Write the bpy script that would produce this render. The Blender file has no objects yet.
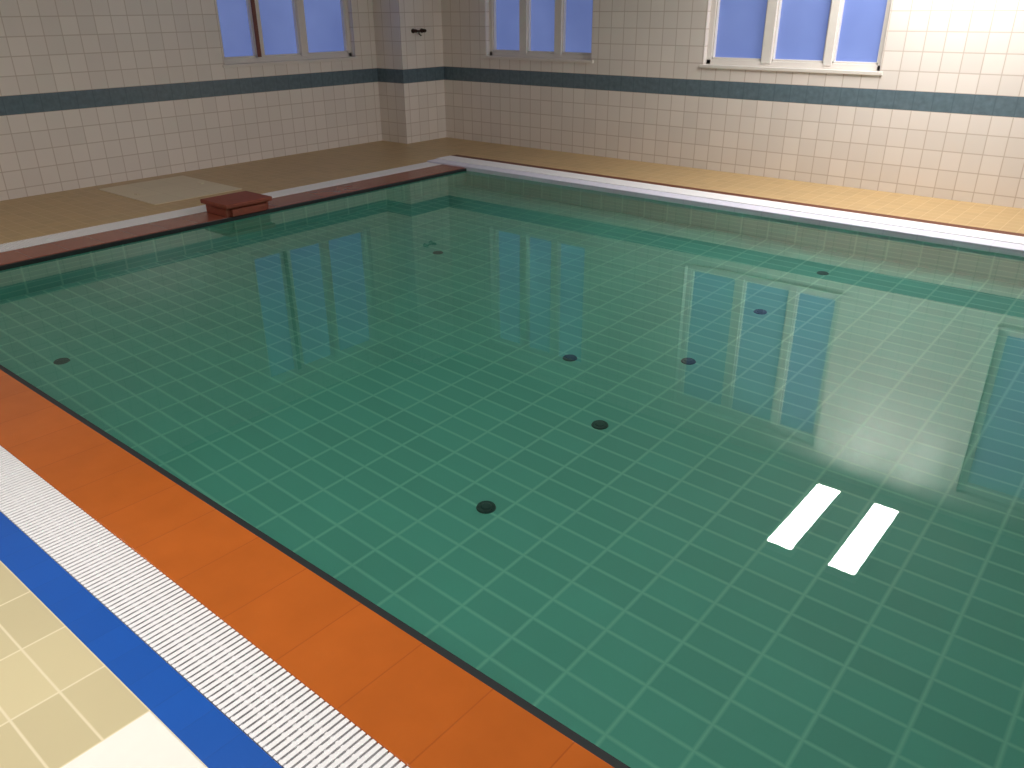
import bpy, math, bmesh
from mathutils import Matrix, Vector
S=bpy.context.scene
S.view_settings.view_transform='Standard'
S.view_settings.look='None'
S.view_settings.exposure=0.0

# ---------------------------------------------------------------- materials
def lin(c):
    return tuple(((v/255)/12.92 if v/255<=.04045 else ((v/255+.055)/1.055)**2.4) for v in c)+(1,)
class NT:
    def __init__(s,name):
        s.m=bpy.data.materials.new(name); s.m.use_nodes=True
        s.t=s.m.node_tree; s.b=s.t.nodes['Principled BSDF']
    def n(s,ty,**k):
        x=s.t.nodes.new(ty)
        for a,v in k.items(): setattr(x,a,v)
        return x
    def l(s,a,b): s.t.links.new(a,b)
    def math(s,op,a,b=None,c=None):
        x=s.n('ShaderNodeMath',operation=op)
        for i,v in enumerate((a,b,c)):
            if v is None: continue
            if isinstance(v,(int,float)): x.inputs[i].default_value=v
            else: s.l(v,x.inputs[i])
        return x.outputs[0]
    def mix(s,f,a,b):
        x=s.n('ShaderNodeMix',data_type='RGBA')
        for i,v in ((0,f),(6,a),(7,b)):
            if isinstance(v,(int,float)): x.inputs[i].default_value=v
            elif isinstance(v,tuple): x.inputs[i].default_value=v
            else: s.l(v,x.inputs[i])
        return x.outputs[2]
def plain(name,c,rough=.5,metal=0,noise=0.0,nscale=8,spec=.5):
    k=NT(name)
    k.b.inputs['Roughness'].default_value=rough
    k.b.inputs['Metallic'].default_value=metal
    k.b.inputs['Specular IOR Level'].default_value=spec
    no=k.n('ShaderNodeTexNoise'); no.inputs['Scale'].default_value=nscale
    no.inputs['Detail'].default_value=3
    g=k.n('ShaderNodeNewGeometry'); k.l(g.outputs['Position'],no.inputs['Vector'])
    c=lin(c)
    d=tuple(v*(1-noise) for v in c[:3])+(1,)
    k.l(k.mix(no.outputs[0],d,c),k.b.inputs['Base Color'])
    return k.m
def tiles(name,su,sv,ou,ov,gw,tc,gc,var=.12,rough=.3,band=None,soft=.5,bump=.15,noise=.0,spec=.5,nscale=3,stagger=False):
    k=NT(name)
    g=k.n('ShaderNodeNewGeometry')
    P=k.n('ShaderNodeSeparateXYZ'); k.l(g.outputs['Position'],P.inputs[0])
    N=k.n('ShaderNodeSeparateXYZ'); k.l(g.outputs['True Normal'],N.inputs[0])
    nx=k.math('GREATER_THAN',k.math('ABSOLUTE',N.outputs[0]),.5)
    nz=k.math('GREATER_THAN',k.math('ABSOLUTE',N.outputs[2]),.5)
    def sel(f,a,b): # f?b:a
        return k.math('ADD',k.math('MULTIPLY',a,k.math('SUBTRACT',1.0,f)),k.math('MULTIPLY',b,f))
    u=sel(nx,P.outputs[0],P.outputs[1]); v=sel(nz,P.outputs[2],P.outputs[1])
    def cell(c,s,o):
        q=k.math('DIVIDE',k.math('SUBTRACT',c,o),s)
        fl=k.math('FLOOR',q); fr=k.math('SUBTRACT',q,fl)
        e=k.math('MULTIPLY',k.math('MINIMUM',fr,k.math('SUBTRACT',1.0,fr)),s)
        return fl,e,q
    fv,ev,_=cell(v,sv,ov)
    if stagger:
        u=k.math('ADD',u,k.math('MULTIPLY',k.math('MODULO',k.math('ABSOLUTE',fv),2.0),su/2))
    fu,eu,_=cell(u,su,ou)
    e=k.math('MINIMUM',eu,ev)
    mr=k.n('ShaderNodeMapRange'); k.l(e,mr.inputs[0])
    mr.inputs[1].default_value=gw*(.5-soft*.5); mr.inputs[2].default_value=gw*(.5+soft*.5)
    m=mr.outputs[0]
    cv=k.n('ShaderNodeCombineXYZ'); k.l(fu,cv.inputs[0]); k.l(fv,cv.inputs[1])
    wn=k.n('ShaderNodeTexWhiteNoise',noise_dimensions='2D'); k.l(cv.outputs[0],wn.inputs['Vector'])
    tcl=lin(tc); dk=tuple(x*(1-var) for x in tcl[:3])+(1,)
    col=k.mix(wn.outputs[0],dk,tcl)
    if band:
        z0,z1,bc=band
        inb=k.math('MULTIPLY',k.math('GREATER_THAN',P.outputs[2],z0),k.math('LESS_THAN',P.outputs[2],z1))
        bl=lin(bc); bd=tuple(x*.5 for x in bl[:3])+(1,)
        nb=k.n('ShaderNodeTexNoise'); nb.inputs['Scale'].default_value=22; nb.inputs['Detail'].default_value=4
        k.l(g.outputs['Position'],nb.inputs['Vector'])
        mm=k.mix(nb.outputs[0],bd,bl)
        col=k.mix(inb,col,mm)
    if noise>0:
        no=k.n('ShaderNodeTexNoise'); no.inputs['Scale'].default_value=nscale; no.inputs['Detail'].default_value=5
        k.l(g.outputs['Position'],no.inputs['Vector'])
        f=k.math('MULTIPLY',no.outputs[0],noise)
        col=k.mix(f,col,tuple(x*.3 for x in tcl[:3])+(1,))
    gcol=lin(gc)
    if band: gcol=k.mix(inb,gcol,tuple(x*.6 for x in lin(band[2])[:3])+(1,))
    col=k.mix(m,gcol,col)
    k.l(col,k.b.inputs['Base Color'])
    k.b.inputs['Roughness'].default_value=rough
    k.b.inputs['Specular IOR Level'].default_value=spec
    if bump:
        bp=k.n('ShaderNodeBump'); bp.inputs['Strength'].default_value=bump; bp.inputs['Distance'].default_value=.002
        k.l(m,bp.inputs['Height']); k.l(bp.outputs[0],k.b.inputs['Normal'])
    return k.m

T=.1627
ZB0,ZB1=T*4.53,T*5.53   # blue band on the walls
M_wall=tiles('wall_tile_white',T,T,0,ZB0-5*T,.007,(240,232,226),(198,184,174),var=.08,rough=.25,band=(ZB0,ZB1,(110,134,148)),soft=.9,noise=.06)
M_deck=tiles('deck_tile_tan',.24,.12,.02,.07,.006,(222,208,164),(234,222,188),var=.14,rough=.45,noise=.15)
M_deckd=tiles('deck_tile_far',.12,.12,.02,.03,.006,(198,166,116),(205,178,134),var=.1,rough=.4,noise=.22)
M_pool=tiles('pool_tile_teal',.245,.1225,.02,.0,.012,(94,180,162),(128,200,178),var=.12,rough=.5,noise=.14,soft=.95,bump=0)
M_coping=tiles('coping_tile_orange',.26,.33,.0,.85,.004,(202,106,42),(170,86,36),var=.08,rough=.16,noise=.35,nscale=7)
M_copl=tiles('coping_tile_brick',.37,.26,-6.55,.0,.004,(150,84,66),(120,64,52),var=.1,rough=.25,noise=.25,nscale=6)
M_white=plain('grate_white_plastic',(250,250,252),.4,noise=.04)
M_chan=plain('gutter_channel_grey',(215,220,228),.7,noise=.1)
M_blue=tiles('deck_tile_blue',.12,.12,.02,.55,.003,(14,88,184),(12,80,168),var=.08,rough=.5,spec=.3,noise=.15,nscale=8)
M_black=plain('rubber_edge_black',(28,36,38),.6,noise=.3)
M_curb=tiles('curb_tile_lavender',.25,.12,0,0,.004,(230,230,247),(205,205,230),var=.04,rough=.35)
M_brown=plain('trim_brown',(112,56,28),.5,noise=.3)
M_frame=plain('window_frame_white',(232,226,220),.4,noise=.05)
M_framed=plain('window_frame_brown',(125,72,60),.5,noise=.2)
M_ceil=plain('ceiling_paint',(160,150,142),.9,noise=.06,nscale=2)
M_block=plain('brick_red_paint',(150,74,54),.6,noise=.4,nscale=20)
M_drain=plain('drain_dark_green',(38,82,76),.6,noise=.3,nscale=40)
M_hatch=tiles('hatch_pale_tile',.36,.3,-8.24,3.5,.005,(220,206,180),(200,184,156),var=.05,rough=.5)
M_slab=plain('slab_white',(250,247,238),.8,noise=.04,nscale=40)
M_bronze=plain('tap_bronze',(70,50,45),.35,.7,noise=.2)
M_lamp=plain('lamp_housing',(235,235,235),.5)

k=NT('window_glass_dusk_blue')
k.b.inputs['Roughness'].default_value=.25
no=k.n('ShaderNodeTexNoise'); no.inputs['Scale'].default_value=1.5
g=k.n('ShaderNodeNewGeometry'); k.l(g.outputs['Position'],no.inputs['Vector'])
c=k.mix(no.outputs[0],lin((92,110,168)),lin((118,136,192)))
k.l(c,k.b.inputs['Base Color']); k.l(c,k.b.inputs['Emission Color'])
k.b.inputs['Emission Strength'].default_value=.65
M_glass=k.m

k=NT('pool_water')
k.t.nodes.remove(k.b)
gl=k.n('ShaderNodeBsdfGlass'); gl.inputs['IOR'].default_value=1.33; gl.inputs['Roughness'].default_value=0.0
gl.inputs['Color'].default_value=(.93,1,.97,1)
k.l(gl.outputs[0],k.t.nodes['Material Output'].inputs['Surface'])
M_water=k.m

# ---------------------------------------------------------------- mesh helpers
def empty(name,loc=(0,0,0)):
    o=bpy.data.objects.new(name,None); o.location=loc; o.empty_display_size=.2
    S.collection.objects.link(o); return o
def boxes(name,lst,mat,parent=None,bevel=0):
    """lst of (x0,x1,y0,y1,z0,z1[,matindex])"""
    bm=bmesh.new()
    for b in lst:
        x0,x1,y0,y1,z0,z1=b[:6]
        vs=[bm.verts.new((x,y,z)) for z in (z0,z1) for x,y in ((x0,y0),(x1,y0),(x1,y1),(x0,y1))]
        for q in ((3,2,1,0),(4,5,6,7),(0,1,5,4),(1,2,6,5),(2,3,7,6),(3,0,4,7)):
            f=bm.faces.new([vs[i] for i in q]); f.material_index=b[6] if len(b)>6 else 0
    me=bpy.data.meshes.new(name); bm.to_mesh(me); bm.free()
    for m in (mat if isinstance(mat,(list,tuple)) else [mat]): me.materials.append(m)
    o=bpy.data.objects.new(name,me); S.collection.objects.link(o)
    if parent: o.parent=parent; o.matrix_parent_inverse=Matrix.Translation(-Vector(parent.location))
    if bevel:
        md=o.modifiers.new('bevel','BEVEL'); md.width=bevel; md.segments=3; md.limit_method='ANGLE'
    return o
def cyl(bm,p0,p1,r,seg=20,r2=None,mi=0):
    p0=Vector(p0);p1=Vector(p1); d=p1-p0
    res=bmesh.ops.create_cone(bm,cap_ends=True,segments=seg,radius1=r,radius2=r if r2 is None else r2,depth=d.length,
        matrix=Matrix.Translation((p0+p1)/2)@d.to_track_quat('Z','Y').to_matrix().to_4x4())
def bmobj(name,bm,mat,parent=None,smooth=False):
    me=bpy.data.meshes.new(name); bm.to_mesh(me); bm.free(); me.materials.append(mat)
    if smooth:
        for p in me.polygons: p.use_smooth=True
    o=bpy.data.objects.new(name,me); S.collection.objects.link(o)
    if parent: o.parent=parent; o.matrix_parent_inverse=Matrix.Translation(-Vector(parent.location))
    return o

# ---------------------------------------------------------------- dimensions
XL,XR,Y0,YB,HC=-8.45,3.2,-2.2,8.13,3.1
PX0,PX1,PY0,PY1=-6.18,1.9,1.18,6.60
WZ=-.025; PD=WZ-.72
TH=.25
WZ0,WZ1=1.03,2.80

def wall_segments(a0,a1,ops,z1):
    """rectangles (u0,u1,z0,z1) covering wall minus openings"""
    out=[];cur=a0
    for (u0,u1,za,zb) in sorted(ops):
        out.append((cur,u0,0,z1)); out.append((u0,u1,0,za)); out.append((u0,u1,zb,z1)); cur=u1
    out.append((cur,a1,0,z1)); return out
winL=[(5.22,7.06)]
winB=[(-7.22,-5.62),(-4.22,-2.45),(-1.0,.75)]
boxes('wall_left',[(XL-TH,XL,a,b,c,d) for a,b,c,d in wall_segments(Y0-TH,YB+TH,[(a,b,WZ0,WZ1) for a,b in winL],HC)],M_wall)
boxes('wall_back',[(a,b,YB,YB+TH,c,d) for a,b,c,d in wall_segments(XL,XR,[(a,b,WZ0,WZ1) for a,b in winB],HC)],M_wall)
boxes('wall_right',[(XR,XR+TH,Y0-TH,YB+TH,0,HC)],M_wall)
boxes('wall_near',[(XL,XR,Y0-TH,Y0,0,HC)],M_wall)
boxes('wall_column',[(XL,-7.97,7.40,YB,0,HC)],M_wall)
boxes('ceiling',[(XL-TH,XR+TH,Y0-TH,YB+TH,HC,HC+.15)],M_ceil)

# floor (deck) : ring around pool structure
OX0,OY0,OY1,OX1=-6.80,.55,7.10,PX1+.5
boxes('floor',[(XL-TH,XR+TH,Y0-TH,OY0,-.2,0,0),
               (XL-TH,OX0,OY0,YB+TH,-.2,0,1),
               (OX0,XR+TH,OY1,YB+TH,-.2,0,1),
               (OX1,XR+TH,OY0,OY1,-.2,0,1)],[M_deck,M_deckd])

# ---------------------------------------------------------------- pool
pool=empty('swimming_pool')
W=.15
boxes('basin',[(PX0-W,PX1+W,PY0-W,PY1+W,PD-.15,PD),
               (PX0-W,PX0,PY0-W,PY1+W,PD,-.06),
               (PX1,PX1+W,PY0-W,PY1+W,PD,-.06),
               (PX0,PX1,PY0-W,PY0,PD,-.06),
               (PX0,PX1,PY1,PY1+W,PD,-.06)],M_pool,pool)
boxes('coping_near',[(OX0,PX1,.85,PY0-.025,-.06,0)],M_coping,pool,.004)
boxes('coping_left',[(-6.55,PX0-.025,PY0,PY1,-.06,0)],M_copl,pool,.004)
boxes('coping_right',[(PX1+.02,PX1+.27,PY0,PY1,-.06,0)],M_copl,pool,.004)
boxes('edge_strip',[(PX0,PX1,PY0-.025,PY0,-.06,-.004),(PX0-.025,PX0,PY0-.025,PY1,-.06,-.004),(PX1,PX1+.02,PY0-.025,PY1,-.06,-.004)],M_black,pool)
boxes('blue_tile_strip',[(OX0,OX1,OY0,.66,-.06,.001)],M_blue,pool)
boxes('gutter_channel',[(OX0,OX1,.66,.85,-.10,-.024),(OX0,-6.55,.85,OY1-.1,-.10,-.024),(PX1+.27,OX1,.85,OY1-.1,-.10,-.024)],M_chan,pool)
def slats(name,a0,a1,c0,c1,axis,pitch=.02,w=.0135):
    L=[]; a=a0
    while a<a1-w:
        if axis=='x': L.append((a,a+w,c0+.001,c1-.001,-.014,.001))
        else: L.append((c0+.001,c1-.001,a,a+w,-.014,.001))
        a+=pitch
    for c in (c0+.008,c0+.06,c0+(c1-c0)/2,c1-.06):
        if axis=='x': L.append((a0,a1,c-.004,c+.004,-.022,-.004))
        else: L.append((c-.004,c+.004,a0,a1,-.022,-.004))
    return boxes(name,L,M_white,pool)
slats('gutter_grate_near',OX0,OX1,.662,.85,'x')
slats('gutter_grate_left',.86,OY1-.12,-6.795,-6.555,'y')
slats('gutter_grate_right',.86,OY1-.12,PX1+.275,OX1-.005,'y')
boxes('curb_far',[(OX0,OX1,PY1,7.0,-.06,.015)],M_curb,pool,.006)
boxes('curb_far_top',[(OX0,OX1,PY1+.16,6.985,.015,.022)],M_white,pool)
boxes('curb_trim',[(OX0,OX1,6.985,OY1,-.06,.018)],M_brown,pool)
# water
w=boxes('pool_water',[(0,1,0,1,0,1)],M_water)
bm=bmesh.new()
vs=[bm.verts.new(p) for p in ((PX0,PY0,WZ),(PX1,PY0,WZ),(PX1,PY1,WZ),(PX0,PY1,WZ))]
bm.faces.new(vs); bm.to_mesh(w.data); bm.free()
# floor inlets
for i,(x,y) in enumerate([(-2.02,2.22),(-2.02,3.11),(-2.02,4.04),(-2.01,5.01),(-1.97,6.02),(-2.60,3.64),(-4.64,4.58),(-4.87,1.64)]):
    bm=bmesh.new()
    cyl(bm,(x,y,PD-.005),(x,y,PD+.012),.046,28,.041)
    cyl(bm,(x,y,PD+.01),(x,y,PD+.018),.028,24,.02)
    for j in range(8):
        a=j*math.pi/4
        cyl(bm,(x+.033*math.cos(a),y+.033*math.sin(a),PD+.01),(x+.033*math.cos(a),y+.033*math.sin(a),PD+.016),.004,8)
    bmobj('inlet_%d'%(i+1),bm,M_drain,pool)

# ---------------------------------------------------------------- block, hatch, white slab
b=boxes('pool_edge_block',[(-6.52,-6.2,3.64,4.06,.0,.10),(-6.56,-6.16,3.62,4.08,.075,.112),(-6.2,-6.17,3.68,4.02,.0,.06)],M_block,None,.008)
boxes('floor_hatch',[(-8.24,-7.14,3.5,4.4,0,.006),(-7.72,-7.66,3.60,3.63,.006,.012),(-7.72,-7.66,4.27,4.30,.006,.012)],M_hatch)
boxes('white_slab',[(-1.65,-.6,-.5,.545,0,.012)],M_slab,None,.005)  # thin white slab on the near deck, beside the blue strip

# ---------------------------------------------------------------- windows
def window(n,axis,u0,u1,mull,dark=None):
    e=empty('window_%d'%n)
    dep=.13
    def B(name,rects,mat,d0,d1,bev=0):
        L=[]
        for a,b,c,d in rects:
            if axis=='x': L.append((a,b,YB+d0,YB+d1,c,d))
            else: L.append((XL-d1,XL-d0,a,b,c,d))
        return boxes(name,L,mat,e,bev)
    z0,z1=WZ0+.0,WZ1
    B('sill',[(u0-.03,u1+.03,z0-.012,z0+.02)],M_frame,-.015,dep,.004)
    B('frame',[(u0,u0+.05,z0,z1),(u1-.05,u1,z0,z1),(u0,u1,z0+.02,z0+.07),(u0,u1,z1-.06,z1)],M_frame,dep-.06,dep+.02,.004)
    for i,(a,b) in enumerate(mull):
        B('mullion_%d'%(i+1),[(a,b,z0+.05,z1-.05)],M_frame,dep-.07,dep+.02,.004)
        if dark==i: B('mullion_cover_strip',[(a-.002,a+.045,z0+.075,z1-.08)],M_framed,dep-.08,dep-.065,.002)
    ed=[u0+.05]+[x for m in mull for x in m]+[u1-.05]
    for i in range(0,len(ed),2):
        a,b=ed[i],ed[i+1]
        B('sash_%d'%(i//2+1),[(a,a+.015,z0+.07,z1-.06),(b-.015,b,z0+.07,z1-.06),(a,b,z0+.07,z0+.09),(a,b,z1-.08,z1-.06)],M_frame,dep-.045,dep+.01,.002)
    B('panes',[(u0+.02,u1-.02,z0+.03,z1-.03)],M_glass,dep,dep+.01)
window(1,'y',5.22,7.06,[(5.69,5.79),(6.30,6.40)],0)
window(2,'x',-7.22,-5.62,[(-6.73,-6.62),(-6.20,-6.10)])
window(3,'x',-4.22,-2.45,[(-3.62,-3.52),(-3.0,-2.92)])
window(4,'x',-1.0,.75,[(-.42,-.32),(.18,.28)])

# ---------------------------------------------------------------- tap on column
TZ=1.34
tap=empty('wall_tap',(-7.97,7.68,TZ))
bm=bmesh.new()
for dy in (-.075,.075):
    cyl(bm,(-7.97,7.68+dy,TZ),(-7.955,7.68+dy,TZ),.026,24)
    cyl(bm,(-7.955,7.68+dy,TZ),(-7.92,7.68+dy,TZ),.013,16)
    cyl(bm,(-7.925,7.68+dy,TZ),(-7.895,7.68+dy,TZ),.022,12,.018)
cyl(bm,(-7.935,7.60,TZ),(-7.935,7.76,TZ),.009,12)
bmobj('valves',bm,M_bronze,tap)
bm=bmesh.new()
cyl(bm,(-7.935,7.68,TZ),(-7.935,7.68,TZ-.045),.009,12)
cyl(bm,(-7.935,7.68,TZ-.04),(-7.90,7.68,TZ-.055),.008,12)
bmobj('spout',bm,M_bronze,tap)

# ---------------------------------------------------------------- ceiling lamps, plus an added left fill
def lamp(x,y,power,col=(1,.965,.92)):
    e=empty('ceiling_lamp',(x,y,HC))
    boxes('housing',[(x-.14,x+.14,y-.68,y+.68,HC-.06,HC),(x-.14,x-.125,y-.68,y+.68,HC-.08,HC-.06),(x+.125,x+.14,y-.68,y+.68,HC-.08,HC-.06)],M_lamp,e)
    d=bpy.data.lights.new('tube_light','AREA'); d.shape='RECTANGLE'; d.size=.24; d.size_y=1.32; d.energy=power; d.color=col
    o=bpy.data.objects.new('tube_light',d); S.collection.objects.link(o)
    o.parent=e; o.location=(0,0,-.075)
    return o
lamp(-2.11,7.12,66); lamp(-1.516,7.12,66)
lamp(-2.11,.3,44); lamp(-1.516,.3,44)
lamp(-6.2,1.2,20,(1,.94,.9))  # added lamp, kept out of view, to brighten the left wall

wd=bpy.data.worlds.new('dusk'); S.world=wd; wd.use_nodes=True
wd.node_tree.nodes['Background'].inputs[0].default_value=(.05,.08,.2,1)

# ---------------------------------------------------------------- camera
cd=bpy.data.cameras.new('camera'); cam=bpy.data.objects.new('camera',cd); S.collection.objects.link(cam)
cd.sensor_width=36; cd.lens=803.86/1024*36; cd.clip_start=.05
p,ro,ya=.4383,-.0067,.6988
cam.matrix_world=Matrix.Translation((0,0,1.6))@Matrix.Rotation(ya,4,'Z')@Matrix.Rotation(math.pi/2-p,4,'X')@Matrix.Rotation(ro,4,'Z')
S.camera=cam
